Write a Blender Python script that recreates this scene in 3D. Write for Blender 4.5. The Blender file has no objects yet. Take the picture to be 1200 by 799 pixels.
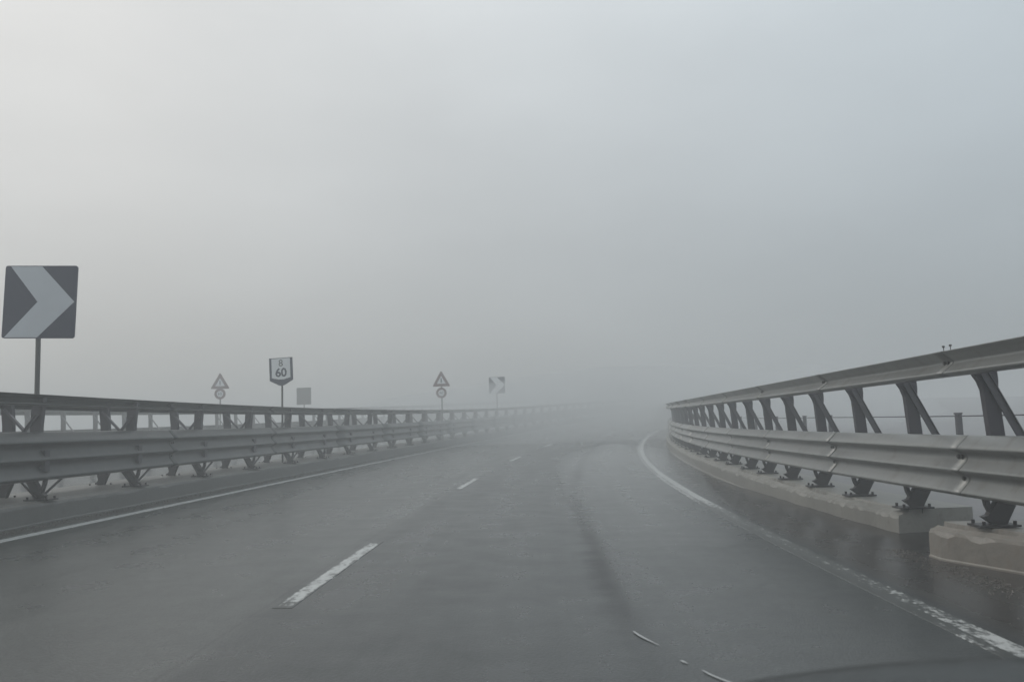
import bpy, bmesh, math, random
from mathutils import Vector, Matrix, noise

random.seed(7)
SC = bpy.context.scene

# ------------------------------------------------------------------ camera
CAM_H, PITCH, YAW, ROLL, FPX = 1.0515, 0.10432, 0.00215, -0.03236, 1027.3
cam_d = bpy.data.cameras.new("camera")
cam_d.sensor_fit = 'HORIZONTAL'
cam_d.sensor_width = 36.0
cam_d.lens = 36.0 * FPX / 1200.0
cam_d.clip_start = 0.05
cam_d.clip_end = 3000.0
cam_d.dof.use_dof = True
cam_d.dof.focus_distance = 15.0
cam_d.dof.aperture_fstop = 3.4
cam = bpy.data.objects.new("camera", cam_d)
SC.collection.objects.link(cam)
fwd = Vector((-math.sin(YAW) * math.cos(PITCH), math.cos(YAW) * math.cos(PITCH), math.sin(PITCH)))
rt0 = Vector((math.cos(YAW), math.sin(YAW), 0.0))
up0 = rt0.cross(fwd)
rt = rt0 * math.cos(ROLL) + up0 * math.sin(ROLL)
up = up0 * math.cos(ROLL) - rt0 * math.sin(ROLL)
cm = Matrix((rt, up, -fwd)).transposed().to_4x4()
cm.translation = Vector((0, 0, CAM_H))
cam.matrix_world = cm
SC.camera = cam

# ------------------------------------------------------------------ colour management
SC.view_settings.view_transform = 'Standard'
SC.view_settings.look = 'None'
SC.view_settings.gamma = 1.0
SC.view_settings.exposure = 0.0
SC.view_settings.use_curve_mapping = False
SC.cycles.volume_bounces = 3
SC.cycles.max_bounces = 8
SC.cycles.use_denoising = True

# ------------------------------------------------------------------ world: overcast sky
SUN_EL, SUN_AZ = math.radians(38), math.radians(-62)     # azimuth measured from +Y towards +X
w = bpy.data.worlds.new("World")
SC.world = w
w.use_nodes = True
wn, wl = w.node_tree.nodes, w.node_tree.links
wn.clear()
out = wn.new('ShaderNodeOutputWorld')
bg = wn.new('ShaderNodeBackground')
bg.inputs['Strength'].default_value = 0.142
sky = wn.new('ShaderNodeTexSky')
sky.sky_type = 'NISHITA'
sky.sun_disc = False
sky.sun_elevation = SUN_EL
sky.sun_rotation = SUN_AZ
sky.air_density = 1.0
sky.dust_density = 4.0
tc = wn.new('ShaderNodeTexCoord')
sx = wn.new('ShaderNodeSeparateXYZ')
wl.new(tc.outputs['Generated'], sx.inputs[0])


def wmath(op, a, b=None, c=None):
    n = wn.new('ShaderNodeMath')
    n.operation = op
    for i, v in enumerate((a, b, c)):
        if v is None:
            continue
        if isinstance(v, (int, float)):
            n.inputs[i].default_value = v
        else:
            wl.new(v, n.inputs[i])
    return n.outputs[0]


elev = wmath('MAXIMUM', sx.outputs['Z'], 0.0)
lum = wmath('MINIMUM', wmath('MULTIPLY_ADD', wmath('POWER', elev, 0.8), 5.6, 2.45), 7.2)
lum = wmath('ADD', lum, wmath('MULTIPLY', sx.outputs['X'], -1.15))
nz = wn.new('ShaderNodeTexNoise')
nz.inputs['Scale'].default_value = 2.6
nz.inputs['Detail'].default_value = 5.0
nz.inputs['Roughness'].default_value = 0.45
mpw = wn.new('ShaderNodeMapping')
mpw.inputs['Scale'].default_value = (1.0, 1.0, 2.4)
mpw.inputs['Location'].default_value = (0.35, 0.1, 0.0)
wl.new(tc.outputs['Generated'], mpw.inputs[0])
wl.new(mpw.outputs[0], nz.inputs['Vector'])
lum = wmath('MULTIPLY', lum, wmath('MULTIPLY_ADD', nz.outputs['Fac'], 0.34, 0.83))
tint = wn.new('ShaderNodeMix')
tint.data_type = 'RGBA'
tint.inputs[6].default_value = (1.0, 1.0, 0.975, 1)      # towards the brighter left
tint.inputs[7].default_value = (0.87, 0.995, 1.075, 1)     # towards the right
wl.new(wmath('MULTIPLY_ADD', sx.outputs['X'], 0.9, 0.35), tint.inputs[0])
cl = wn.new('ShaderNodeVectorMath')
cl.operation = 'SCALE'
wl.new(tint.outputs[2], cl.inputs[0])
wl.new(lum, cl.inputs['Scale'])
mixc = wn.new('ShaderNodeMix')
mixc.data_type = 'RGBA'
mixc.inputs[0].default_value = 0.93
wl.new(sky.outputs[0], mixc.inputs[6])
wl.new(cl.outputs[0], mixc.inputs[7])
wl.new(mixc.outputs[2], bg.inputs['Color'])
wl.new(bg.outputs[0], out.inputs['Surface'])

# ------------------------------------------------------------------ sun behind the cloud
sd = bpy.data.lights.new("sun", 'SUN')
sd.energy = 0.7
sd.angle = math.radians(35)
sd.color = (1.0, 0.98, 0.95)
sun = bpy.data.objects.new("sun", sd)
SC.collection.objects.link(sun)
sdir = Vector((math.sin(SUN_AZ) * math.cos(SUN_EL), math.cos(SUN_AZ) * math.cos(SUN_EL), math.sin(SUN_EL)))
sun.rotation_euler = sdir.to_track_quat('Z', 'Y').to_euler()
sun.location = (-30, 20, 40)

# ------------------------------------------------------------------ helpers
K0, K1, BANK, G1, G2 = 0.004036, 0.00002, 0.023471, 0.001208, 0.000325
DS = 0.1
_S0, _N = -14.0, 1400
_cx, _cy = [], []
x = y = 0.0
# integrate the alignment forwards from s=0, straight behind
_tab = {0: (0.0, 0.0)}


def heading(s):
    s = max(s, 0.0)
    return K0 * s + K1 * s * s / 2


px_, py_ = 0.0, 0.0
_fx, _fy = [0.0], [0.0]
for i in range(1400):
    a0, a1 = heading(i * DS), heading((i + 1) * DS)
    px_ += (math.sin(a0) + math.sin(a1)) / 2 * DS
    py_ += (math.cos(a0) + math.cos(a1)) / 2 * DS
    _fx.append(px_)
    _fy.append(py_)


def P(s, d, z=0.0):
    """Road point: s metres along, d metres right of the lens, z above the banked road."""
    if s <= 0:
        cx, cy = 0.0, s
    else:
        f = min(s / DS, 1398.9)
        i = int(f)
        t = f - i
        cx = _fx[i] * (1 - t) + _fx[i + 1] * t
        cy = _fy[i] * (1 - t) + _fy[i + 1] * t
    th = heading(s)
    if s <= 0:
        g = G1 * s
    elif s <= 60:
        g = G1 * s + G2 * s * s
    else:
        g = G1 * 60 + G2 * 3600 + (G1 + 2 * G2 * 60) * (s - 60)
    return Vector((cx + d * math.cos(th), cy - d * math.sin(th), z + g - BANK * d))


def frange(a, b, step):
    n = max(1, int(round((b - a) / step)))
    return [a + (b - a) * i / n for i in range(n + 1)]


def link_mesh(name, bm_or_me, mat, parent=None, smooth=False):
    if isinstance(bm_or_me, bmesh.types.BMesh):
        me = bpy.data.meshes.new(name)
        bmesh.ops.recalc_face_normals(bm_or_me, faces=bm_or_me.faces)
        bm_or_me.to_mesh(me)
        bm_or_me.free()
        if smooth:
            for p in me.polygons:
                p.use_smooth = True
        if mat:
            me.materials.append(mat)
    else:
        me = bm_or_me
    o = bpy.data.objects.new(name, me)
    SC.collection.objects.link(o)
    if parent:
        o.parent = parent
    return o


def empty(name, loc, rz=0.0):
    o = bpy.data.objects.new(name, None)
    o.empty_display_size = 0.2
    o.location = loc
    o.rotation_euler = (0, 0, rz)
    SC.collection.objects.link(o)
    return o


def tag(o, label=None, cat=None, group=None, kind=None):
    if label:
        o['label'] = label
    if cat:
        o['category'] = cat
    if group:
        o['group'] = group
    if kind:
        o['kind'] = kind
    return o


def box(bm, c, size, rot=None):
    m = Matrix.Translation(Vector(c))
    if rot is not None:
        m = m @ rot
    m = m @ Matrix.Diagonal((size[0], size[1], size[2], 1))
    return bmesh.ops.create_cube(bm, size=1.0, matrix=m)['verts']


def cyl(bm, p0, p1, r, n=10, r2=None):
    p0, p1 = Vector(p0), Vector(p1)
    v = p1 - p0
    q = v.to_track_quat('Z', 'Y').to_matrix().to_4x4()
    m = Matrix.Translation((p0 + p1) / 2) @ q
    bmesh.ops.create_cone(bm, cap_ends=True, segments=n, radius1=r, radius2=r2 if r2 is not None else r,
                          depth=v.length, matrix=m)


def sweep(bm, path, w0, w1, thick, sgn):
    """Bar in the local x-z plane (x = outwards) along path [(out, z, depth)], thick along y."""
    rings = []
    n = len(path)
    for i, (o, z, dep) in enumerate(path):
        a = path[max(i - 1, 0)]
        b = path[min(i + 1, n - 1)]
        t = Vector((b[0] - a[0], b[1] - a[1])).normalized()
        nrm = Vector((t.y, -t.x))
        if nrm.x < 0:
            nrm = -nrm
        ring = []
        for (e, yy) in ((-.5, -thick / 2), (.5, -thick / 2), (.5, thick / 2), (-.5, thick / 2)):
            ring.append(bm.verts.new((sgn * (o + nrm.x * dep * e), yy, z + nrm.y * dep * e)))
        rings.append(ring)
    for i in range(n - 1):
        for k in range(4):
            bm.faces.new((rings[i][k], rings[i][(k + 1) % 4], rings[i + 1][(k + 1) % 4], rings[i + 1][k]))
    bm.faces.new(rings[0])
    bm.faces.new(rings[-1][::-1])


# ------------------------------------------------------------------ materials
def new_mat(name):
    m = bpy.data.materials.new(name)
    m.use_nodes = True
    nt = m.node_tree
    b = nt.nodes['Principled BSDF']
    return m, nt, nt.nodes, nt.links, b


def N(nt, typ, **kw):
    n = nt.nodes.new(typ)
    for k, v in kw.items():
        setattr(n, k, v)
    return n


def mth(nt, op, a, b=None, c=None, clamp=False):
    n = nt.nodes.new('ShaderNodeMath')
    n.operation = op
    n.use_clamp = clamp
    for i, v in enumerate((a, b, c)):
        if v is None:
            continue
        if isinstance(v, (int, float)):
            n.inputs[i].default_value = v
        else:
            nt.links.new(v, n.inputs[i])
    return n.outputs[0]


def mixrgb(nt, fac, a, b, mode='MIX'):
    n = nt.nodes.new('ShaderNodeMix')
    n.data_type = 'RGBA'
    n.blend_type = mode
    for idx, v in ((0, fac), (6, a), (7, b)):
        if isinstance(v, (int, float)):
            n.inputs[idx].default_value = v
        elif isinstance(v, tuple):
            n.inputs[idx].default_value = (*v, 1)
        else:
            nt.links.new(v, n.inputs[idx])
    return n.outputs[2]


def tnoise(nt, vec, scale, detail=4, rough=0.5, dist=0.0):
    n = nt.nodes.new('ShaderNodeTexNoise')
    n.inputs['Scale'].default_value = scale
    n.inputs['Detail'].default_value = detail
    n.inputs['Roughness'].default_value = rough
    n.inputs['Distortion'].default_value = dist
    if vec is not None:
        nt.links.new(vec, n.inputs['Vector'])
    return n.outputs['Fac']


def smooth(nt, v, a, b, lo=0.0, hi=1.0):
    n = nt.nodes.new('ShaderNodeMapRange')
    n.interpolation_type = 'SMOOTHSTEP'
    n.inputs['From Min'].default_value = a
    n.inputs['From Max'].default_value = b
    n.inputs['To Min'].default_value = lo
    n.inputs['To Max'].default_value = hi
    nt.links.new(v, n.inputs['Value'])
    return n.outputs[0]


def bump(nt, h, strength, dist):
    n = nt.nodes.new('ShaderNodeBump')
    n.inputs['Strength'].default_value = strength
    n.inputs['Distance'].default_value = dist
    nt.links.new(h, n.inputs['Height'])
    return n.outputs[0]


def mapping(nt, vec, sc):
    n = nt.nodes.new('ShaderNodeMapping')
    n.inputs['Scale'].default_value = sc
    nt.links.new(vec, n.inputs['Vector'])
    return n.outputs[0]


def plain(name, col, rough=0.5, metal=0.0, var=0.15, scale=9.0, streak=False, bmp=0.0, dirt=None, coat=0.0, rnd=0.0):
    m, nt, nd, lk, b = new_mat(name)
    g = N(nt, 'ShaderNodeNewGeometry')
    pos = g.outputs['Position']
    v = mapping(nt, pos, (1, 1, 0.18)) if streak else pos
    n1 = tnoise(nt, v, scale, 5, 0.6)
    n2 = tnoise(nt, pos, 1.3, 3, 0.5)
    f = mth(nt, 'MULTIPLY_ADD', mth(nt, 'ADD', n1, n2), var * 2, 1 - var * 2)
    if rnd:
        oi = N(nt, 'ShaderNodeObjectInfo').outputs['Random']
        f = mth(nt, 'MULTIPLY', f, mth(nt, 'MULTIPLY_ADD', oi, rnd, 1 - rnd / 2))
    c = N(nt, 'ShaderNodeVectorMath', operation='SCALE')
    c.inputs[0].default_value = col
    lk.new(f, c.inputs['Scale'])
    colour = c.outputs[0]
    if dirt:
        colour = mixrgb(nt, mth(nt, 'MULTIPLY', smooth(nt, n1, 0.45, 0.75), 0.55), colour, dirt)
    lk.new(colour, b.inputs['Base Color'])
    lk.new(mth(nt, 'MULTIPLY_ADD', n2, 0.3, rough - 0.15, clamp=True), b.inputs['Roughness'])
    b.inputs['Metallic'].default_value = metal
    b.inputs['Coat Weight'].default_value = coat
    b.inputs['Coat Roughness'].default_value = 0.12
    if bmp:
        lk.new(bump(nt, n1, 0.5, bmp), b.inputs['Normal'])
    return m


# wet asphalt: colour follows lanes (u = metres across, v = metres along)
def road_material(name, main=True):
    m, nt, nd, lk, b = new_mat(name)
    uv = N(nt, 'ShaderNodeUVMap', uv_map='road').outputs[0]
    sp = N(nt, 'ShaderNodeSeparateXYZ')
    lk.new(uv, sp.inputs[0])
    d, s = sp.outputs[0], sp.outputs[1]
    long_ = tnoise(nt, mapping(nt, uv, (2.2, 0.12, 1)), 1.0, 4, 0.55)
    big = tnoise(nt, uv, 0.35, 4, 0.5)
    mid = tnoise(nt, uv, 2.2, 5, 0.6)
    fine = tnoise(nt, uv, 55.0, 3, 0.7)
    stones = N(nt, 'ShaderNodeTexVoronoi', feature='F1')
    stones.inputs['Scale'].default_value = 75.0
    lk.new(uv, stones.inputs['Vector'])
    dw = mth(nt, 'ADD', d, mth(nt, 'MULTIPLY_ADD', mid, 0.16, -0.08))
    base = (0.050, 0.054, 0.053)
    col = base
    if main:
        # older, paler left lane against the darker resurfaced right lane
        left = smooth(nt, dw, -1.50, -1.62)
        col = mixrgb(nt, left, (0.018, 0.022, 0.022), (0.048, 0.053, 0.051))
        jt = smooth(nt, mth(nt, 'ABSOLUTE', mth(nt, 'SUBTRACT', mth(nt, 'ADD', d, mth(nt, 'MULTIPLY', mid, 0.03)), -1.60)), 0.016, 0.004)
        col = mixrgb(nt, mth(nt, 'MULTIPLY', jt, 0.7), col, (0.010, 0.010, 0.011))
        # shoulders: dirtier and brownish
        sh = mth(nt, 'MAXIMUM', smooth(nt, dw, 2.34, 2.50), smooth(nt, dw, -5.35, -5.50))
        col = mixrgb(nt, mth(nt, 'MULTIPLY', sh, 0.85), col, (0.026, 0.023, 0.021))
        # dark rubbed wheel track left by traffic in the bend
        tr = mth(nt, 'ABSOLUTE', mth(nt, 'SUBTRACT', dw, mth(nt, 'MULTIPLY_ADD', big, 0.10, 0.47)))
        trk = mth(nt, 'MULTIPLY', smooth(nt, tr, 0.16, 0.02), smooth(nt, s, 3.0, 7.0))
        trk = mth(nt, 'MULTIPLY', trk, mth(nt, 'MULTIPLY_ADD', long_, 0.7, 0.5), clamp=True)
        col = mixrgb(nt, mth(nt, 'MULTIPLY', trk, 0.92), col, (0.004, 0.004, 0.005))
        # paler band right of the track: wet sheen painted into the colour
        pl = mth(nt, 'ABSOLUTE', mth(nt, 'SUBTRACT', dw, 1.25))
        col = mixrgb(nt, mth(nt, 'MULTIPLY', smooth(nt, pl, 0.85, 0.25), 0.75), col, (0.052, 0.056, 0.055))
    f = mth(nt, 'ADD', mth(nt, 'MULTIPLY_ADD', big, 0.8, 0.32), mth(nt, 'MULTIPLY', long_, 0.40))
    f = mth(nt, 'MULTIPLY', f, mth(nt, 'ADD', 1.0, mth(nt, 'MULTIPLY', mth(nt, 'SUBTRACT', fine, 0.5), smooth(nt, s, 16.0, 3.0, 0.15, 2.6))))
    f = mth(nt, 'MULTIPLY', f, mth(nt, 'ADD', 1.0, mth(nt, 'MULTIPLY', mth(nt, 'SUBTRACT', tnoise(nt, uv, 21.0, 3, 0.75), 0.5), smooth(nt, s, 22.0, 4.0, 0.2, 1.5))))
    sc = N(nt, 'ShaderNodeVectorMath', operation='SCALE')
    if isinstance(col, tuple):
        sc.inputs[0].default_value = col
    else:
        lk.new(col, sc.inputs[0])
    lk.new(f, sc.inputs['Scale'])
    lk.new(sc.outputs[0], b.inputs['Base Color'])
    # standing film of water: patches smoother than the open chippings
    r = mth(nt, 'MULTIPLY_ADD', long_, 0.22, 0.17)
    r = mth(nt, 'ADD', r, mth(nt, 'MULTIPLY_ADD', mid, 0.20, -0.08))
    if main:
        r = mth(nt, 'SUBTRACT', r, mth(nt, 'MULTIPLY', smooth(nt, dw, 2.34, 2.6), 0.05))
    if not main:
        r = mth(nt, 'SUBTRACT', r, 0.16)
    lk.new(mth(nt, 'MAXIMUM', r, 0.12), b.inputs['Roughness'])
    if main:
        lk.new(mth(nt, 'MULTIPLY_ADD', trk, -0.30, 0.42), b.inputs['Specular IOR Level'])
    h = mth(nt, 'ADD', stones.outputs['Distance'], mth(nt, 'MULTIPLY', fine, 0.6))
    bo = bump(nt, h, 0.22, 0.003)
    lk.new(smooth(nt, s, 14.0, 3.0, 0.02, 0.40), bo.node.inputs['Strength'])
    lk.new(bo, b.inputs['Normal'])
    return m


def line_material(name, wear0, double=False, dash=False):
    m, nt, nd, lk, b = new_mat(name)
    uv = N(nt, 'ShaderNodeUVMap', uv_map='road').outputs[0]
    sp = N(nt, 'ShaderNodeSeparateXYZ')
    lk.new(uv, sp.inputs[0])
    d, s = sp.outputs[0], sp.outputs[1]
    n1 = tnoise(nt, mapping(nt, uv, (18, 6.5, 1)), 1.0, 6, 0.7)
    n2 = tnoise(nt, mapping(nt, uv, (40, 22, 1)), 1.0, 3, 0.6)
    n3 = tnoise(nt, mapping(nt, uv, (1, 0.7, 1)), 1.0, 2, 0.5)
    t = mth(nt, 'ADD', mth(nt, 'MULTIPLY', n1, 0.6), mth(nt, 'MULTIPLY', n2, 0.4))
    if double:
        # solid far away, breaking into flakes close by; older line beside it
        wear = mth(nt, 'MULTIPLY_ADD', smooth(nt, s, 13.5, 10.5), 0.158, 0.395)
        wear = mth(nt, 'ADD', wear, mth(nt, 'MULTIPLY_ADD', n3, 0.16, -0.075))
        wear = mth(nt, 'SUBTRACT', wear, mth(nt, 'MULTIPLY', smooth(nt, s, 5.0, 4.5), 0.08))
        side = smooth(nt, d, DR_EDGE - 0.045, DR_EDGE - 0.065)
        wear = mth(nt, 'ADD', wear, mth(nt, 'MULTIPLY', side, 0.075))
        seam = smooth(nt, mth(nt, 'ABSOLUTE', mth(nt, 'SUBTRACT', d, DR_EDGE - 0.05)), 0.018, 0.006)
        wear = mth(nt, 'ADD', wear, mth(nt, 'MULTIPLY', seam, 0.12))
    else:
        wear = mth(nt, 'MULTIPLY_ADD', n3, 0.10, wear0 - 0.05)
        if dash:
            se = N(nt, 'ShaderNodeSeparateXYZ')
            lk.new(N(nt, 'ShaderNodeUVMap', uv_map='edge').outputs[0], se.inputs[0])
            wear = mth(nt, 'ADD', wear, mth(nt, 'MULTIPLY', smooth(nt, se.outputs[1], 0.30, 0.0), 0.16))
            wear = mth(nt, 'ADD', wear, mth(nt, 'MULTIPLY', smooth(nt, se.outputs[0], 0.035, 0.06), 0.12))
    mask = smooth(nt, mth(nt, 'SUBTRACT', t, wear), -0.05, 0.07)
    grime = mixrgb(nt, n1, (0.32, 0.33, 0.33), (0.52, 0.54, 0.53))
    col = mixrgb(nt, mask, (0.038, 0.042, 0.040), grime)
    lk.new(col, b.inputs['Base Color'])
    b.inputs['Roughness'].default_value = 0.36
    b.inputs['Specular IOR Level'].default_value = 0.38
    lk.new(bump(nt, mth(nt, 'ADD', mask, n2), 0.3, 0.002), b.inputs['Normal'])
    return m


D_LEFT, D_DASH, D_RIGHT = -5.25, -1.50, 2.26
DR_EDGE = D_RIGHT
M_road = road_material('wet_asphalt')
M_road2 = road_material('wet_asphalt_opposite', main=False)
M_line = line_material('line_paint', 0.34)
M_dash = line_material('dash_paint', 0.44, dash=True)
M_rline = line_material('worn_edge_paint', 0.45, double=True)
M_stray = plain('old_white_paint', (0.33, 0.34, 0.34), 0.5, var=0.4, scale=60)
M_kerb = plain('kerb_concrete', (0.205, 0.20, 0.182), 0.5, var=0.42, scale=11, bmp=0.01, dirt=(0.085, 0.08, 0.065))
M_kerb_l = plain('kerb_concrete_dark', (0.115, 0.115, 0.108), 0.55, var=0.25, scale=6, bmp=0.01, dirt=(0.06, 0.058, 0.055))
M_kerb_n = plain('kerb_concrete_rusty', (0.195, 0.18, 0.158), 0.5, var=0.42, scale=12, bmp=0.012, dirt=(0.13, 0.10, 0.08))
M_deck = plain('deck_gravel', (0.14, 0.136, 0.14), 0.5, var=0.45, scale=11, bmp=0.02, dirt=(0.09, 0.09, 0.09))
M_ground = plain('wet_ground', (0.10, 0.105, 0.105), 0.55, var=0.3, scale=3.0, bmp=0.05, dirt=(0.06, 0.065, 0.06))
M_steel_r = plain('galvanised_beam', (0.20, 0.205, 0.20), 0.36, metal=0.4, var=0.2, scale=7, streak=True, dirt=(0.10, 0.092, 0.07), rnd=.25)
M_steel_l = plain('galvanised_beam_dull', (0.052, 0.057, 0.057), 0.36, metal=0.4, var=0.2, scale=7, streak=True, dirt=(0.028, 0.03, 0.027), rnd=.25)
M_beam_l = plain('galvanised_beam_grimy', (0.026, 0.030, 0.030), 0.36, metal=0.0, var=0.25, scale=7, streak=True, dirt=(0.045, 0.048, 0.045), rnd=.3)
M_post = plain('post_steel', (0.055, 0.053, 0.064), 0.5, metal=0.3, var=0.2, scale=12, dirt=(0.055, 0.05, 0.05))
M_foot = plain('foot_steel', (0.032, 0.030, 0.032), 0.55, metal=0.3, var=0.2, scale=14, dirt=(0.035, 0.026, 0.022))
M_brace = plain('brace_steel', (0.10, 0.098, 0.11), 0.45, metal=0.4, var=0.15, scale=12)
M_bolt = plain('bolt_steel', (0.045, 0.043, 0.04), 0.5, metal=0.5, var=0.2, scale=30)
M_pole = plain('pole_steel', (0.07, 0.073, 0.07), 0.45, metal=0.4, var=0.15, scale=12)
M_black = plain('sign_black', (0.009, 0.017, 0.045), 0.4, var=0.1, scale=6)
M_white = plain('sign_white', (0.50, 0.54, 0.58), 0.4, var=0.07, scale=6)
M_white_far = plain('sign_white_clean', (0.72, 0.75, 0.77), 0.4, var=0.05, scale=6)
M_red = plain('sign_red', (0.12, 0.045, 0.045), 0.4, var=0.1, scale=6)
M_back = plain('sign_back', (0.08, 0.078, 0.07), 0.5, metal=0.1, var=0.12, scale=6)
M_paint = plain('car_paint', (0.07, 0.078, 0.078), 0.34, metal=0.3, var=0.4, scale=14, bmp=0.006, coat=0.4)
M_tyre = plain('tyre_rubber', (0.02, 0.02, 0.02), 0.8, var=0.1, scale=30)
M_rim = plain('rim_alloy', (0.3, 0.3, 0.31), 0.4, metal=0.8, var=0.1, scale=30)


# ------------------------------------------------------------------ setting: ground, roads, kerbs
def grid_sheet(name, ss, ds, zf, mat, jitter=0.0):
    bm = bmesh.new()
    uvl = bm.loops.layers.uv.new('road')
    rows = []
    for s in ss:
        row = []
        for d in ds:
            z = zf(s, d)
            p = P(s, d, z)
            if jitter:
                p.z += jitter * noise.noise(Vector((s * .5, d * .5, 3.1)))
            row.append((bm.verts.new(p), (d, s)))
        rows.append(row)
    for i in range(len(rows) - 1):
        for j in range(len(ds) - 1):
            q = (rows[i][j], rows[i][j + 1], rows[i + 1][j + 1], rows[i + 1][j])
            f = bm.faces.new([v[0] for v in q])
            f.smooth = True
            for l, v in zip(f.loops, q):
                l[uvl].uv = v[1]
    me = bpy.data.meshes.new(name)
    bm.to_mesh(me)
    bm.free()
    me.materials.append(mat)
    return tag(link_mesh(name, me, mat), kind='structure')


SS = frange(-8, 20, 0.5) + frange(21, 120, 1.0)
grid_sheet('road', SS, [-5.9, -5.25, -4, -3, -2, -1.5, -.5, .5, 1.5, 2.26, 2.8, 3.3, 4.0],
           lambda s, d: -0.002 * 0, M_road)
grid_sheet('opposite_road', SS, [-15.6, -14, -12, -10, -8.2, -6.9], lambda s, d: -0.02, M_road2)

# big flat ground below everything, and banked terrain following the road
bm = bmesh.new()
for sx_, sy_ in ((-1, -1), (1, -1), (1, 1), (-1, 1)):
    bm.verts.new((sx_ * 195, 60 + sy_ * 130, -1.2))
bm.faces.new(bm.verts)
tag(link_mesh('ground', bm, M_ground), kind='structure')


def right_z(s, d):
    return 0.15 + 0.30 * min(1.0, max(0.0, (d - 5.2) / 3.5)) + 0.05 * noise.noise(Vector((s * .3, d * .3, 1)))


TS = frange(-8, 112, 1.0)
grid_sheet('right_verge', TS, [4.0, 4.6, 5.2, 6, 7, 8, 9, 10, 12, 15, 20, 30, 45, 70], right_z, M_deck)
grid_sheet('left_verge', TS, [-50, -35, -26, -21, -18, -16.2, -15.5],
           lambda s, d: -0.05 - 0.3 * min(1, max(0, (-d - 16.5) / 6)), M_ground)


def kerb(name, s0, s1, dfront, width, h, mat, chip=0.012, side=1, step=0.07, closed_ends=True, dshift=None, rise=0.05, skew=0.0):
    """Concrete kerb: front face with a batter, chipped arris, uneven top."""
    bm = bmesh.new()
    rings = []
    for s in frange(s0, s1, step):
        sh = dshift(s) if dshift else 0.0
        n1 = noise.noise(Vector((s * 3.1, side * 5.0, 0.3)))
        n2 = noise.noise(Vector((s * 9.7, side * 2.0, 4.3)))
        n3 = noise.noise(Vector((s * 0.8, side * 7.0, 9.3)))
        c = chip * (max(0.0, n2) * 3.2 + max(0.0, n1 - 0.15) * 5)
        hh = h + 0.006 * n3
        gv = 0.035 if (side > 0 and noise.noise(Vector((s * 1.3, 2.2, 5.5))) > 0.02) else 0.002
        prof = [(0.0, -0.05), (0.002, 0.012 + .006 * n3), (0.012, 0.022 + .006 * n3), (0.016, hh - 0.03 - c), (0.022 + c * .8, hh - 0.006 - c * .3),
                (0.040 + c * 1.6, hh), (0.085 + c, hh + rise * .4), (0.095 + c, hh + rise * .4 - gv), (0.125 + c, hh + rise * .6 - gv), (0.135 + c, hh + rise * .95), (width * .5, hh + rise + 0.002 * n1), (width, hh + rise), (width, -0.05)]
        rings.append([bm.verts.new(P(s + skew * o / width * max(0, 1 - (s - s0) / 1.5), dfront + sh + side * (o + 0.003 * n1), z)) for o, z in prof])
    for i in range(len(rings) - 1):
        for j in range(len(rings[0]) - 1):
            bm.faces.new((rings[i][j], rings[i][j + 1], rings[i + 1][j + 1], rings[i + 1][j]))
    if closed_ends:
        bm.faces.new(rings[0])
        bm.faces.new(rings[-1])
    return tag(link_mesh(name, bm, mat), kind='structure')


H_K = 0.233
kerb('kerb', 8.30, 70, 3.24, 0.80, H_K, M_kerb, side=1, skew=0.25, dshift=lambda s: 0.08 * max(0, 1 - (s - 8.3) / 2.4) ** 1.5 if s < 10.7 else 0)
kerb('kerb', -6, 7.33, 3.18, 0.86, H_K, M_kerb_n, side=1, chip=0.018, dshift=lambda s: 0.0 if s > 7.1 else min(.28, (7.1 - s) * 0.40))
kerb('kerb', -6, 100, -5.74, 1.22, 0.235, M_kerb_l, side=-1, rise=0.015, step=0.25, chip=0.008)
kerb('kerb', -6, 100, -15.3, 1.1, 0.2, M_kerb_l, side=-1, step=0.5, chip=0.008)


# ------------------------------------------------------------------ painted lines
def silt(name, s0, s1, hmax):
    bm = bmesh.new()
    uvl = bm.loops.layers.uv.new('road')
    rows = []
    for s in frange(s0, s1, 0.2):
        k = min(1, (s - s0) / .5) * min(1, (s1 - s) / 5.0)
        rows.append([(bm.verts.new(P(s, d, max(.0015, hmax * k * q * (1 + .25 * noise.noise(Vector((s * 1.7, d * 3, 0))))) if 0 < q else -.01)), (d, s))
                     for d, q in ((2.78, 0), (2.88, .04), (3.0, .25), (3.15, .6), (3.3, .95), (3.9, 1.0))])
    for a, b2 in zip(rows, rows[1:]):
        for k in range(5):
            q = (a[k], a[k + 1], b2[k + 1], b2[k])
            f = bm.faces.new([v[0] for v in q])
            f.smooth = True
            for l, v in zip(f.loops, q):
                l[uvl].uv = v[1]
    return tag(link_mesh(name, bm, M_road), kind='structure')


silt('gutter_silt', 7.75, 16.5, 0.075)


def stripe(name, s0, s1, d0, width, mat, label=None, z=0.004, step=0.1):
    bm = bmesh.new()
    uvl = bm.loops.layers.uv.new('road')
    uve = bm.loops.layers.uv.new('edge')
    rows = []
    ss = frange(s0, s1, step)
    ss = [ss[0], ss[0] + .006] + ss[1:-1] + [ss[-1] - .006, ss[-1]]
    h = width / 2
    for i, s in enumerate(ss):
        end = i in (0, len(ss) - 1)
        rows.append([(bm.verts.new(P(s, d0 + o, z - (.0034 if end or abs(o) == h else 0))), (d0 + o, s),
                      (abs(o), min(s - s0, s1 - s))) for o in (-h, -h + .005, 0, h - .005, h)])
    for a, b2 in zip(rows, rows[1:]):
        for k in range(4):
            q = (a[k], a[k + 1], b2[k + 1], b2[k])
            f = bm.faces.new([v[0] for v in q])
            for l, v in zip(f.loops, q):
                l[uvl].uv = v[1]
                l[uve].uv = v[2]
    return tag(link_mesh(name, bm, mat), kind='structure')


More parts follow.
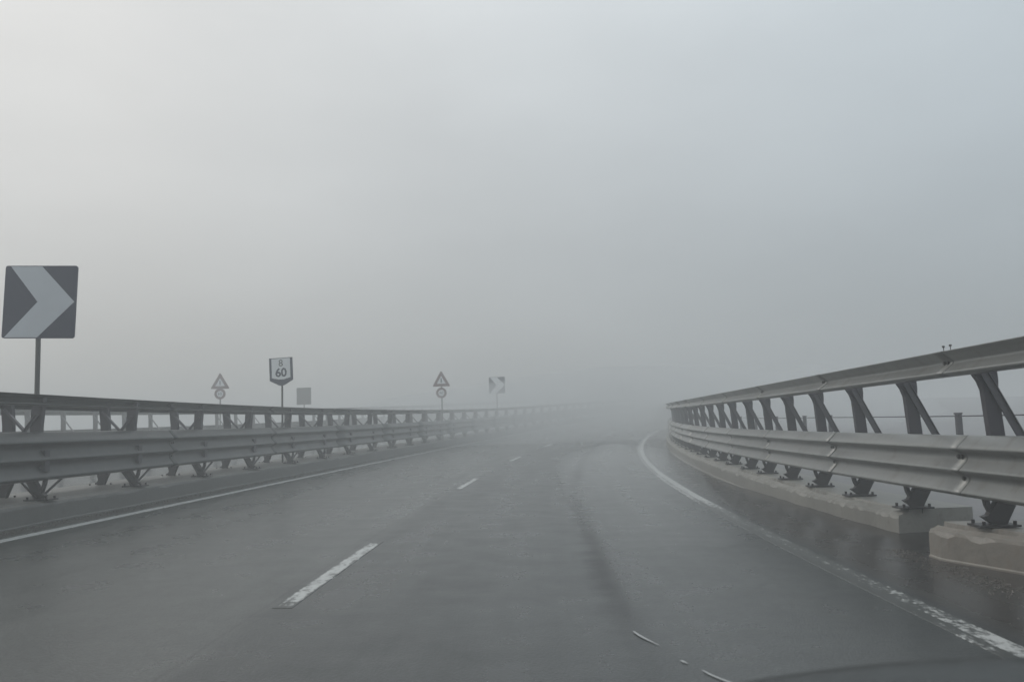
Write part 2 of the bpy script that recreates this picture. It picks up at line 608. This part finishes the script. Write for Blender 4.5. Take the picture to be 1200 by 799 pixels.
stripe('edge_line', -6, 110, D_LEFT, 0.13, M_line)
stripe('worn_edge_line', -6, 110, D_RIGHT - 0.015, 0.20, M_rline)
for s0 in (-4.2, 5.35, 14.95, 24.6, 34.2, 43.8, 53.4):
    stripe('lane_dash', s0, s0 + 3.05, D_DASH, 0.125, M_dash)
stripe('edge_line', -6, 110, -8.15, 0.15, M_line, z=-0.014)
stripe('edge_line', -6, 110, -15.0, 0.15, M_line, z=-0.014)
# short broken arc of stray white marking in front of the car
for a, b2 in (((4.72, 0.53), (4.42, 0.62)), ((4.14, 0.68), (4.08, 0.70)), ((3.97, 0.745), (3.55, 0.98))):
    bm = bmesh.new()
    uvl = bm.loops.layers.uv.new('road')
    L, R = [], []
    for i in range(7):
        t = i / 6
        s = a[0] + (b2[0] - a[0]) * t
        d = a[1] + (b2[1] - a[1]) * (t ** 1.35)
        wd = 0.0065 * (0.4 + math.sin(math.pi * min(1, t + .1)))
        L.append((bm.verts.new(P(s, d - wd, .005)), (d, s)))
        R.append((bm.verts.new(P(s, d + wd, .005)), (d, s)))
    for i in range(6):
        q = (L[i], R[i], R[i + 1], L[i + 1])
        f = bm.faces.new([v[0] for v in q])
        for l, v in zip(f.loops, q):
            l[uvl].uv = v[1]
    tag(link_mesh('stray_line', bm, M_stray), kind='structure')

# ------------------------------------------------------------------ crash barriers
H_BOT, H_TOP = 0.492, 0.883
TR_LO, TR_HI = 1.439, 1.639


def thrie_profile(hb, ht):
    """Three-wave beam, (out, z) from the top back lip to the bottom lip; negative out = towards traffic."""
    H = ht - hb
    pts = [(0.115, 1.20), (0.105, 1.235), (0.090, 1.22), (0.015, 1.03), (0.0, .985), (-0.002, .955), (0.018, .925),
           (0.070, .87), (0.080, .80), (0.070, .72), (0.015, .575), (0.0, .545), (0.0, .52), (0.018, .49),
           (0.070, .43), (0.080, .37), (0.070, .29), (0.015, .135), (0.0, .10), (0.0, .075), (0.018, .04),
           (0.050, .01), (0.070, .0)]
    return [(o, hb + H * z) for o, z in pts]


def top_profile(hb, ht):
    H = ht - hb
    pts = [(0.10, 1.0), (0.012, 1.0), (0.0, .985), (0.003, .95), (0.050, .78), (0.088, .62), (0.092, .56), (0.080, .47),
           (0.016, .20), (0.0, .15), (0.0, .10), (0.02, .04), (0.05, 0.0), (0.10, 0.0)]
    return [(o, hb + H * z) for o, z in pts]


def beam_mesh(name, s0, s1, d, sgn, prof, mat, origin, step, bolts):
    bm = bmesh.new()
    rings = []
    ss = frange(s0, s1, step)
    lap = 0.16
    if bolts:
        ss = [s0, s0 + lap, s0 + lap + 0.02] + [s for s in ss if s > s0 + lap + 0.1]
    ss.append(s1 + 0.10)
    n = len(prof)
    th = 0.005
    tw = 0.004 * noise.noise(Vector((s0, d, 2.0)))
    for s in ss:
        pr = 0.006 if s <= s0 + lap + .001 else 0.0
        wob = 0.004 * noise.noise(Vector((s * .9, d, 8.0)))
        fr = [bm.verts.new(P(s, d + sgn * (o - pr + wob + tw), z) - origin) for o, z in prof]
        bk = [bm.verts.new(P(s, d + sgn * (o - pr + th + wob + tw), z - 0.0008 * (1 if z > 1 else 0)) - origin) for o, z in prof]
        rings.append(fr + bk[::-1])
    m = len(rings[0])
    for i in range(len(rings) - 1):
        for j in range(m):
            f = bm.faces.new((rings[i][j], rings[i][(j + 1) % m], rings[i + 1][(j + 1) % m], rings[i + 1][j]))
            f.smooth = True
    bm.faces.new(rings[0])
    bm.faces.new(rings[-1][::-1])
    return link_mesh(name, bm, mat)


def bolt_mesh():
    bm = bmesh.new()
    cyl(bm, (0, 0, 0), (0, 0, 0.016), 0.017, 6)
    cyl(bm, (0, 0, 0), (0, 0, 0.004), 0.026, 10)
    me = bpy.data.meshes.new('bolt')
    bm.to_mesh(me)
    bm.free()
    me.materials.append(M_bolt)
    return me


BOLT = bolt_mesh()


def post_set(sgn, base_z, hbot, htop, tlo, thi, brace_to, foot_out, straight):
    """Meshes of one post, local frame: x outwards (sgn), y along the road, z up from the road."""
    res = {}
    bm = bmesh.new()
    # C-channel: web plus a front flange turned along the road
    path = [(0.180, hbot + .02, .11), (0.168, htop, .11), (0.140, tlo - .12, .11), (0.132, tlo - .05, .14),
            (0.115, tlo, .17), (0.105, thi - .03, .15)]
    if straight:
        path = [(0.17, hbot + .02, .13), (0.165, htop, .13), (0.16, tlo - .16, .13), (0.15, tlo - .03, .135), (0.13, thi - .03, .13)]
    sweep(bm, path, 0, 0, 0.010, sgn)
    bw = bmesh.new()
    for v in bm.verts:
        v.co.y -= 0.03
    res['post'] = bm
    fl = [(o - dep / 2 + .004, z, .008) for o, z, dep in path]
    sweep(bm, fl, 0, 0, 0.07, sgn)
    fl = [(o + dep / 2 - .004, z, .008) for o, z, dep in path]
    sweep(bm, fl, 0, 0, 0.07, sgn)
    bw.free()
    # lower leg, swept back towards the road at its foot
    bl = bmesh.new()
    leg = [(0.08 + foot_out, base_z + .012, .20), (0.105 + foot_out, base_z + .045, .15), (0.225, hbot + .03, .13),
           (0.190, hbot + .15, .11)]
    if sgn < 0 or straight:
        leg = [(o_, z_, d_ * .72) for o_, z_, d_ in leg]
    sweep(bl, leg, 0, 0, 0.075, sgn)
    res['foot'] = bl
    bs = bmesh.new()
    sweep(bs, [(0.035, hbot + .04, .035), (0.05, hbot - .05, .035), (0.095 + foot_out, base_z + .06, .04)], 0, 0, 0.05, sgn)
    if sgn < 0:
        cyl(bs, (sgn * .10, .50, hbot + .03), (sgn * .12, .05, base_z + .03), .016, 6)
        cyl(bs, (sgn * .10, -.42, hbot + .03), (sgn * .12, -.05, base_z + .03), .013, 6)
    res['strut'] = bs
    bp = bmesh.new()
    box(bp, (sgn * (0.09 + foot_out), 0, base_z + 0.008), (0.30, 0.22, 0.016))
    for yy in (-.085, .085):
        for xx in (-.115, .115):
            cyl(bp, (sgn * (0.09 + foot_out + xx), yy, base_z + .012), (sgn * (0.09 + foot_out + xx), yy, base_z + .045), 0.013, 6)
    res['base_plate'] = bp
    bb = bmesh.new()
    o0, z0, o1, z1 = brace_to
    bwd = .034 if sgn < 0 or straight else .058
    sweep(bb, [(o0, z0, bwd), (o1, z1, bwd)], 0, 0, 0.012, sgn)
    sweep(bb, [(o0 + bwd * .45, z0 + .006, .006), (o1 + bwd * .45, z1 + .006, .006)], 0, 0, 0.045, sgn)
    for v in bb.verts:
        v.co.y -= 0.052
    res['brace'] = bb
    bx = bmesh.new()
    box(bx, (sgn * 0.075, 0, (hbot + htop) / 2), (0.11, 0.10, (htop - hbot) * .55))
    res['spacer'] = bx
    mats = {'post': M_post, 'foot': M_foot, 'strut': M_foot, 'base_plate': M_foot, 'brace': M_brace, 'spacer': M_post}
    out_ = {}
    for k, b_ in res.items():
        if sgn > 0 and not straight:
            for v in b_.verts:
                v.co.x += 0.08
        me = bpy.data.meshes.new(k)
        bmesh.ops.recalc_face_normals(b_, faces=b_.faces)
        b_.to_mesh(me)
        b_.free()
        me.materials.append(mats[k])
        out_[k] = me
    return out_


def barrier(name, label, d, sgn, posts, s_range, dz_bot, dz_beam, dz_top, seam0, seam, mat, brace, base_z, top_off=0.0, slim=0.0, low_mat=None,
            detail_to=1e9, bolt_to=14.0, foot_out=0.0, braces=True, straight=False):
    org = P(8.0, d, 0)
    root = empty(name, org)
    tag(root, label, 'crash barrier')
    ms = post_set(sgn, base_z, H_BOT + dz_bot, H_TOP + dz_beam, TR_LO + dz_top, TR_HI + dz_top, brace, foot_out, sgn < 0 or straight)
    lowp = thrie_profile(H_BOT + dz_bot, H_TOP + dz_beam)
    topp = top_profile(TR_LO + dz_top + slim, TR_HI + dz_top)
    for s in posts:
        p = P(s, d, 0) - org
        po = link_mesh('post', ms['post'], None, root)
        po.location = p
        po.rotation_euler = (0, 0, -heading(s))
        for k in ('foot', 'strut', 'base_plate', 'brace', 'spacer'):
            if s > 38 and k in ('spacer', 'base_plate'):
                continue
            if k == 'brace' and not braces:
                continue
            link_mesh(k, ms[k], None, po)
    s = seam0
    while s < s_range[1]:
        if s + seam > s_range[0]:
            near = s < 22
            a = beam_mesh('guardrail_beam', s, s + seam, d, sgn, lowp, low_mat or mat, org, 0.5 if near else 1.0, near)
            a.parent = root
            t = beam_mesh('top_rail', s, s + seam, d + sgn * top_off, sgn, topp, mat, org, 0.5 if near else 1.0, near)
            t.parent = root
            if s < bolt_to:
                q = Vector((-sgn, 0, 0))
                th = heading(s)
                eul = (0, -sgn * math.pi / 2, -th)
                for zz, oo, dd, par, po_ in ((lowp[8][1], lowp[8][0], 0, a, .07), (lowp[15][1], lowp[15][0], 0, a, .07),
                                            (lowp[8][1], lowp[8][0], 0, a, .13),
                                            (topp[6][1], topp[6][0], top_off, t, .07), (topp[6][1], topp[6][0], top_off, t, .13)):
                    b_ = link_mesh('bolt', BOLT, None, par)
                    b_.location = P(s + po_, d + sgn * (oo - .008 + dd), zz) - org
                    b_.rotation_euler = eul
        s += seam
    return root


right_posts = [s_ + 0.22 for s_ in (-4.0, -2.5, -1.0, 0.5, 2.0, 3.6, 5.15, 6.7, 8.2, 9.65, 11.1, 12.55, 14.0, 15.4, 17.0, 18.5, 20.1)] + [21.92 + 1.6 * i for i in range(23)]
barrier('crash_barrier', 'tall galvanised crash barrier on the pale chipped kerb at the right of the road', 3.35, 1,
        right_posts, (-4.5, 58), 0, 0, 0, 7.05 - 3.2 * 4, 3.2, M_steel_r, (0.09, TR_LO + .01, 0.43, 0.74), H_K + .05, top_off=-0.06, foot_out=0.0)
postsA = [10.26 + 2.28 * i for i in range(-6, 32)]
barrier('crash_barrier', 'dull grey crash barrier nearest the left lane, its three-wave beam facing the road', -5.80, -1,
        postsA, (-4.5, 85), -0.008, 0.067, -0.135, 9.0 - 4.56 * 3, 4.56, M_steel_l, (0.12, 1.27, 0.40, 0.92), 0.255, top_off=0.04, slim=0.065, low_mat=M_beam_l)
postsB = [10.65 + 2.28 * i for i in range(-6, 32)]
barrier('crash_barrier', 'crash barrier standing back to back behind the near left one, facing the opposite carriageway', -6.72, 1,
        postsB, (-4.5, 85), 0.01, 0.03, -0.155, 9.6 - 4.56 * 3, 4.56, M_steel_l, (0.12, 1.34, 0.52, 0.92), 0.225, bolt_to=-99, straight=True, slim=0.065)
postsC = [26.03 + 1.6 * i for i in range(-16, 36)]
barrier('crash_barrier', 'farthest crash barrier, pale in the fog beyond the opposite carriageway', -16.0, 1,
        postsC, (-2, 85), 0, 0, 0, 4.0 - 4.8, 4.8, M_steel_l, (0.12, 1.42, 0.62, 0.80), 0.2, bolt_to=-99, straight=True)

# two upright studs on the splice of the right top rail
rb = [o for o in SC.objects if o.name == 'crash_barrier'][0]
for s_ in (6.93, 7.05):
    bm = bmesh.new()
    p0 = P(s_, 3.31, TR_HI) - rb.location
    cyl(bm, p0, p0 + Vector((0, 0, .03)), 0.003, 6)
    cyl(bm, p0 + Vector((0, 0, .028)), p0 + Vector((0, 0, .042)), 0.011, 8)
    link_mesh('stud', bm, M_bolt, rb)

# ------------------------------------------------------------------ post-and-rail fence beyond the right barrier
FD = 6.0
fr = empty('wire_fence', P(20, FD, .2))
tag(fr, 'low post-and-rail fence in the fog beyond the right-hand crash barrier', 'fence')
f_posts = [8.7, 12.99, 17.3, 19.58, 21.96, 25.6, 29.6, 34.0]
tops = []
for s_ in f_posts:
    bm = bmesh.new()
    zt = 1.185 - 0.006 * max(0, s_ - 20)
    zb = right_z(s_, FD) - .03
    box(bm, (0, 0, (zb + zt) / 2), (.075, .07, zt - zb))
    box(bm, (0, 0, zt + .01), (.09, .085, .02))
    box(bm, (0, 0, zb + .05), (.22, .20, .06))
    o = link_mesh('fence_post', bm, M_post, fr)
    o.location = P(s_, FD, 0) - fr.location
    o.rotation_euler = (0, 0, -heading(s_))
    tops.append(P(s_, FD, zt - .03) - fr.location)
for zoff in (0.0, -0.40):
    for a, b2 in zip(tops, tops[1:]):
        bm = bmesh.new()
        cyl(bm, a + Vector((0, 0, zoff)), b2 + Vector((0, 0, zoff)), 0.009 if zoff == 0 else .005, 6)
        link_mesh('rail', bm, M_post, fr)


# ------------------------------------------------------------------ signs
def plate(w_, h_, r, t, shape='rect', y0=0.0):
    bm = bmesh.new()
    pts = []
    if shape == 'rect':
        for cx_, cz_, a0 in ((w_ / 2 - r, h_ / 2 - r, 0), (-w_ / 2 + r, h_ / 2 - r, 90), (-w_ / 2 + r, -h_ / 2 + r, 180), (w_ / 2 - r, -h_ / 2 + r, 270)):
            for k in range(5):
                a = math.radians(a0 + 90 * k / 4)
                pts.append((cx_ + r * math.cos(a), cz_ + r * math.sin(a)))
    else:
        pts = shape
    f = [bm.verts.new((x_, y0, z_)) for x_, z_ in pts]
    b_ = [bm.verts.new((x_, y0 + t, z_)) for x_, z_ in pts]
    n = len(f)
    bm.faces.new(f)
    bm.faces.new(b_[::-1])
    for i in range(n):
        bm.faces.new((f[i], f[(i + 1) % n], b_[(i + 1) % n], b_[i]))
    return bm


def tri_pts(side, r, cz=0.0):
    """Rounded triangle, point up."""
    H = side * math.sqrt(3) / 2
    vs = [(0, H * 2 / 3), (-side / 2, -H / 3), (side / 2, -H / 3)]
    pts = []
    for i, (vx, vz) in enumerate(vs):
        L_ = math.hypot(vx, vz)
        cx_, c2 = vx * (1 - 2 * r / L_), vz * (1 - 2 * r / L_)
        base = math.degrees(math.atan2(vz, vx))
        for k in range(5):
            a = math.radians(base - 60 + 120 * k / 4)
            pts.append((cx_ + r * math.cos(a), c2 + r * math.sin(a) + cz))
    return pts


def sign_root(name, s, d, z0, label, cat, face=0.0, group=None):
    p = P(s, d, z0)
    r = empty(name, p, -heading(s) + face)
    tag(r, label, cat, group)
    return r


def pole(root, h, r=0.03, tilt=0.0):
    bm = bmesh.new()
    cyl(bm, (0, .035, -0.02), (tilt, .035, h), r, 12)
    cyl(bm, (tilt, .035, h), (tilt, .035, h + .01), r * 1.05, 12)
    return link_mesh('pole', bm, M_pole, root, smooth=False)


def chevron_sign(s, d, zc, size, label, z0, face=0.0, roll=0.0, poff=-0.03):
    r = sign_root('chevron_sign', s, d, z0, label, 'road sign', face, 'chevron signs in the central reservation')
    pole(r, zc - z0 + size * .3)
    hs = size / 2
    bd = link_mesh('sign_panel', plate(size, size, size * .035, 0.02), M_black, r)
    bd.location = (poff * -1, -0.005, zc - z0)
    bd.rotation_euler = (0, roll, 0)
    # white arrow: a broad chevron pointing right
    e = hs * .985
    ch = [(-e * .86, e * .99), (e * .02, e * .99), (e * .97, 0.0), (-e * .02, -e * .99), (-e * .94, -e * .99), (-e * .06, 0.0)]
    a = plate(0, 0, 0, 0.003, shape=ch, y0=-0.0035)
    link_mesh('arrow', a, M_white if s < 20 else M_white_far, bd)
    bk = bmesh.new()
    for zz in (-.22, .22):
        box(bk, (0, .03, zz * size), (size * .9, .02, .04))
    link_mesh('bracket', bk, M_pole, bd)
    return r


chevron_sign(10.72, -6.275, 2.70, 0.93, 'near chevron sign behind the left barrier, large dark square with broad pale arrow', 0.235, face=0.03, roll=0.035)
chevron_sign(48.2, -6.25, 2.78, 0.92, 'small foggy chevron sign right of the second triangular sign', 0.235, face=0.0)
chevron_sign(85.0, -6.2, 2.55, 0.90, 'faintest chevron sign, almost lost in fog where the road bends away', 0.235, face=0.1)


def text_mesh(name, body, size, mat, parent, loc, bold=0.0):
    cu = bpy.data.curves.new(name, 'FONT')
    cu.body = body
    cu.size = size
    cu.align_x = 'CENTER'
    cu.align_y = 'CENTER'
    cu.extrude = 0.001
    cu.offset = bold
    tmp = bpy.data.objects.new(name, cu)
    SC.collection.objects.link(tmp)
    dg = bpy.context.evaluated_depsgraph_get()
    me = bpy.data.meshes.new_from_object(tmp.evaluated_get(dg))
    bpy.data.objects.remove(tmp)
    bpy.data.curves.remove(cu)
    me.name = name
    me.materials.clear()
    me.materials.append(mat)
    o = link_mesh(name, me, mat, parent)
    o.location = loc
    o.rotation_euler = (math.pi / 2, 0, 0)
    return o


# shield shaped number sign
r = sign_root('number_sign', 19.65, -6.20, 0.235, 'white shield-shaped number sign with thick black rim on a slim pole behind the left barrier', 'road sign')
pole(r, 1.85, 0.022)
W2, HT = 0.275, 0.62
shp = [(-W2, .32), (W2, .32), (W2, -.20), (0.07, -.31), (0, -.33), (-0.07, -.31), (-W2, -.20)]
bd = link_mesh('sign_panel', plate(0, 0, 0, .02, shape=shp), M_black, r)
bd.location = (-0.01, -.01, 2.33 - .235)
bd.rotation_euler = (0, -0.03, 0)
ins = [(-W2 + .055, .305), (W2 - .055, .305), (W2 - .055, -.14), (0.06, -.18), (-.06, -.18), (-W2 + .055, -.14)]
face = link_mesh('sign_face', plate(0, 0, 0, .003, shape=ins, y0=-.0035), M_white_far, bd)
text_mesh('numeral', '8', 0.22, M_pole, bd, (0, -.006, .19), 0.0)
text_mesh('numeral', '60', 0.27, M_black, bd, (0, -.006, -.03), .007)


def warning(s, d, ztop, zmid, zbot, side, label, face=0.0):
    r = sign_root('warning_sign', s, d, 0.2, label, 'road sign', face, 'triangular warning signs in the fog')
    pole(r, ztop - .2 - .1, 0.03)
    H = side * math.sqrt(3) / 2
    t = link_mesh('sign_panel', plate(0, 0, 0, .02, shape=tri_pts(side, .035)), M_red, r)
    t.location = (0, -.01, ztop - .2 - H * 2 / 3)
    link_mesh('sign_face', plate(0, 0, 0, .003, shape=tri_pts(side * .50, .012), y0=-.0035), M_white_far, t)
    bm = bmesh.new()
    box(bm, (0, -.0055, .03), (.045, .003, side * .24))
    link_mesh('symbol', bm, M_black, t)
    rad = side * .29
    disc = lambda q: [(q * math.cos(math.radians(15 * k)), q * math.sin(math.radians(15 * k))) for k in range(24)]
    p_ = link_mesh('roundel', plate(0, 0, 0, .015, shape=disc(rad)), M_red, r)
    p_.location = (0, -.03, zmid - .2 - rad * .86)
    link_mesh('roundel_face', plate(0, 0, 0, .003, shape=disc(rad * .58), y0=-.0035), M_white_far, p_)
    text_mesh('numeral', '60', rad * .75, M_black, p_, (0, -.006, 0), 0.0)
    return r


warning(37.0, -6.2, 3.20, 2.43, 1.98, 0.80, 'dark triangular warning sign with a roundel below, left of the small foggy chevron sign')
warning(37.4, -16.7, 3.33, 2.57, 2.02, 0.86, 'paler triangular warning sign with a roundel below, left of the shield-shaped number sign', face=0.3)

r = sign_root('square_sign', 45.6, -16.6, 0.1, 'plain brownish square sign in the fog just right of the shield-shaped sign', 'road sign')
pole(r, 2.3, .03)
o = link_mesh('sign_panel', plate(.86, .94, .03, .02), M_back, r)
o.location = (0, -.01, 2.33 - .1)
bm = bmesh.new()
for zz in (-.25, .25):
    box(bm, (0, -.02, zz), (.8, .02, .04))
link_mesh('bracket', bm, M_pole, o)

# ------------------------------------------------------------------ bonnet of the car the picture is taken from
car = empty('car', (0.62, 1.0, -0.03))
tag(car, 'dark wet car bonnet showing along the bottom right edge', 'car')


def bonnet_z(x_, y_):
    z = 0.708 - 0.30 * max(0.0, 0.60 - x_) ** 2 * 1.1 - 0.10 * max(0, x_ - .9) ** 2
    z += 0.020 * math.exp(-((x_ - .52) / .16) ** 2) * 0
    z -= 0.010 * (1 - math.exp(-max(0, y_ - 1.0) * 2))
    z -= 1.4 * max(0.0, y_ - 1.28) ** 2
    return z


bm = bmesh.new()
xs = frange(-.25, 1.45, .05)
ys = frange(.55, 1.75, .04)
g = [[bm.verts.new(Vector((x_, y_, bonnet_z(x_, y_) + .006 * noise.noise(Vector((x_ * 3, y_ * 3, 0))))) - car.location) for x_ in xs] for y_ in ys]
for i in range(len(ys) - 1):
    for j in range(len(xs) - 1):
        bm.faces.new((g[i][j], g[i][j + 1], g[i + 1][j + 1], g[i + 1][j])).smooth = True
ret = bmesh.ops.solidify(bm, geom=bm.faces[:], thickness=0.01)
link_mesh('bonnet', bm, M_paint, car, smooth=True)
for sgn_, nm in ((-1, 'wing'), (1, 'wing')):
    bm = bmesh.new()
    xe = -.26 if sgn_ < 0 else 1.46
    top_ = [bonnet_z(xe, y_) - .012 for y_ in ys]
    prof = []
    for y_, t_ in zip(ys, top_):
        arch = 0.0
        dy = (y_ - 1.15) / .36
        low = 0.22 if abs(dy) >= 1 else 0.22 + .42 * math.sqrt(1 - dy * dy)
        low = min(low, t_ - .03)
        prof.append((y_, t_, low))
    rows = []
    for y_, t_, low in prof:
        row = []
        for k in range(5):
            f_ = k / 4
            xx = xe + sgn_ * (.03 + .05 * math.sin(math.pi * min(1, f_ * 1.1)))
            row.append(bm.verts.new(Vector((xx, y_, t_ + (low - t_) * f_)) - car.location))
        rows.append(row)
    for a, b2 in zip(rows, rows[1:]):
        for k in range(4):
            bm.faces.new((a[k], a[k + 1], b2[k + 1], b2[k]))
    bmesh.ops.solidify(bm, geom=bm.faces[:], thickness=.008)
    link_mesh(nm, bm, M_paint, car, smooth=True)
bm = bmesh.new()
rows = []
for z_ in (.20, .28, .36, .42):
    rows.append([bm.verts.new(Vector((x_, 1.74 + .05 * math.sin(math.pi * (z_ - .15) / .3) + .05 * (1 - ((x_ - .6) / .9) ** 2), z_)) - car.location) for x_ in frange(-.28, 1.48, .1)])
for a, b2 in zip(rows, rows[1:]):
    for k in range(len(a) - 1):
        bm.faces.new((a[k], a[k + 1], b2[k + 1], b2[k]))
bmesh.ops.solidify(bm, geom=bm.faces[:], thickness=.01)
link_mesh('bumper', bm, M_paint, car, smooth=True)
for xe in (-.21, 1.41):
    bm = bmesh.new()
    cz = .30
    cyl(bm, Vector((xe - .1, 1.15, cz)) - car.location, Vector((xe + .1, 1.15, cz)) - car.location, .31, 32)
    wl_ = link_mesh('wheel', bm, M_tyre, car)
    bm = bmesh.new()
    ox = -.105 if xe < 0 else .105
    cyl(bm, Vector((xe + ox - .01, 1.15, cz)) - car.location, Vector((xe + ox + .01, 1.15, cz)) - car.location, .2, 24)
    link_mesh('rim', bm, M_rim, wl_)

# ------------------------------------------------------------------ fog
bm = bmesh.new()
box(bm, (0, 60, (5.7 - 2.4) / 2), (420, 290, 5.7 + 2.4))
hz = link_mesh('haze', bm, None)
tag(hz, kind='stuff')
m = bpy.data.materials.new('fog')
m.use_nodes = True
nt = m.node_tree
nt.nodes.clear()
o_ = nt.nodes.new('ShaderNodeOutputMaterial')
pv = nt.nodes.new('ShaderNodeVolumePrincipled')
pv.inputs['Color'].default_value = (0.755, 0.782, 0.795, 1)
pv.inputs['Density'].default_value = 0.0185
pv.inputs['Anisotropy'].default_value = 0.25
nt.links.new(pv.outputs[0], o_.inputs['Volume'])
hz.data.materials.append(m)

# denser bank of spray hanging over the bend ahead: a closed soft-edged body inside the haze
bm = bmesh.new()
bmesh.ops.create_icosphere(bm, subdivisions=4, radius=1.0)
for v in bm.verts:
    n_ = 1 + .12 * noise.noise(v.co * 2.1)
    c_ = v.co * n_
    v.co = Vector((c_.x * 18, c_.y * 34, max(c_.z * 3.3, -0.9)))
    c_ = Matrix.Rotation(-.24, 3, 'Z') @ v.co
    v.co = c_ + Vector((10.0, 63, 1.5))
    v.co.z = min(v.co.z, 5.5)
ms_ = link_mesh('spray_mist', bm, None)
tag(ms_, kind='stuff')
m2 = m.copy()
m2.name = 'spray'
[n_ for n_ in m2.node_tree.nodes if n_.type == 'PRINCIPLED_VOLUME'][0].inputs['Density'].default_value = 0.045
ms_.data.materials.append(m2)

# low puff of tyre spray drifting over the right lane
bm = bmesh.new()
bmesh.ops.create_icosphere(bm, subdivisions=4, radius=1.0)
c0 = P(17, 1.35, 0)
for v in bm.verts:
    n_ = 1 + .18 * noise.noise(v.co * 1.7 + Vector((3, 1, 0)))
    q_ = Matrix.Rotation(-heading(17), 3, 'Z') @ Vector((v.co.x * 1.25 * n_, v.co.y * 9.5 * n_, v.co.z * .55 * n_))
    v.co = q_ + c0 + Vector((0, 0, .12))
sp_ = link_mesh('spray_mist', bm, None)
tag(sp_, kind='stuff')
m3 = m.copy()
m3.name = 'low_spray'
[n_ for n_ in m3.node_tree.nodes if n_.type == 'PRINCIPLED_VOLUME'][0].inputs['Density'].default_value = 0.05
sp_.data.materials.append(m3)

# grit washed against the kerbs
def grit(name, s0, s1, dfun, count, seed, mat):
    rnd = random.Random(seed)
    bm = bmesh.new()
    for _ in range(count):
        s_ = s0 + (s1 - s0) * rnd.random() ** 1.7
        d_ = dfun(s_, rnd)
        r_ = rnd.uniform(.003, .010) * (1.8 if rnd.random() < .06 else 1)
        p_ = P(s_, d_, .002)
        a_ = rnd.uniform(0, 6.28)
        vs = [bm.verts.new(p_ + Vector((math.cos(a_ + k * 2.09) * r_ * rnd.uniform(.6, 1.2), math.sin(a_ + k * 2.09) * r_ * rnd.uniform(.6, 1.2), 0))) for k in range(3)]
        tp = bm.verts.new(p_ + Vector((rnd.uniform(-.3, .3) * r_, rnd.uniform(-.3, .3) * r_, r_ * rnd.uniform(.4, 1))))
        for k in range(3):
            bm.faces.new((vs[k], vs[(k + 1) % 3], tp))
    return tag(link_mesh(name, bm, mat), kind='stuff')


M_grit = plain('grit', (0.11, 0.10, 0.09), 0.6, var=0.5, scale=60)
grit('gravel', 4, 30, lambda s_, r_: 3.17 - abs(r_.gauss(0, .16)), 5000, 3, M_grit)
grit('gravel', 5, 30, lambda s_, r_: -5.70 + abs(r_.gauss(0, .12)), 4000, 5, M_grit)
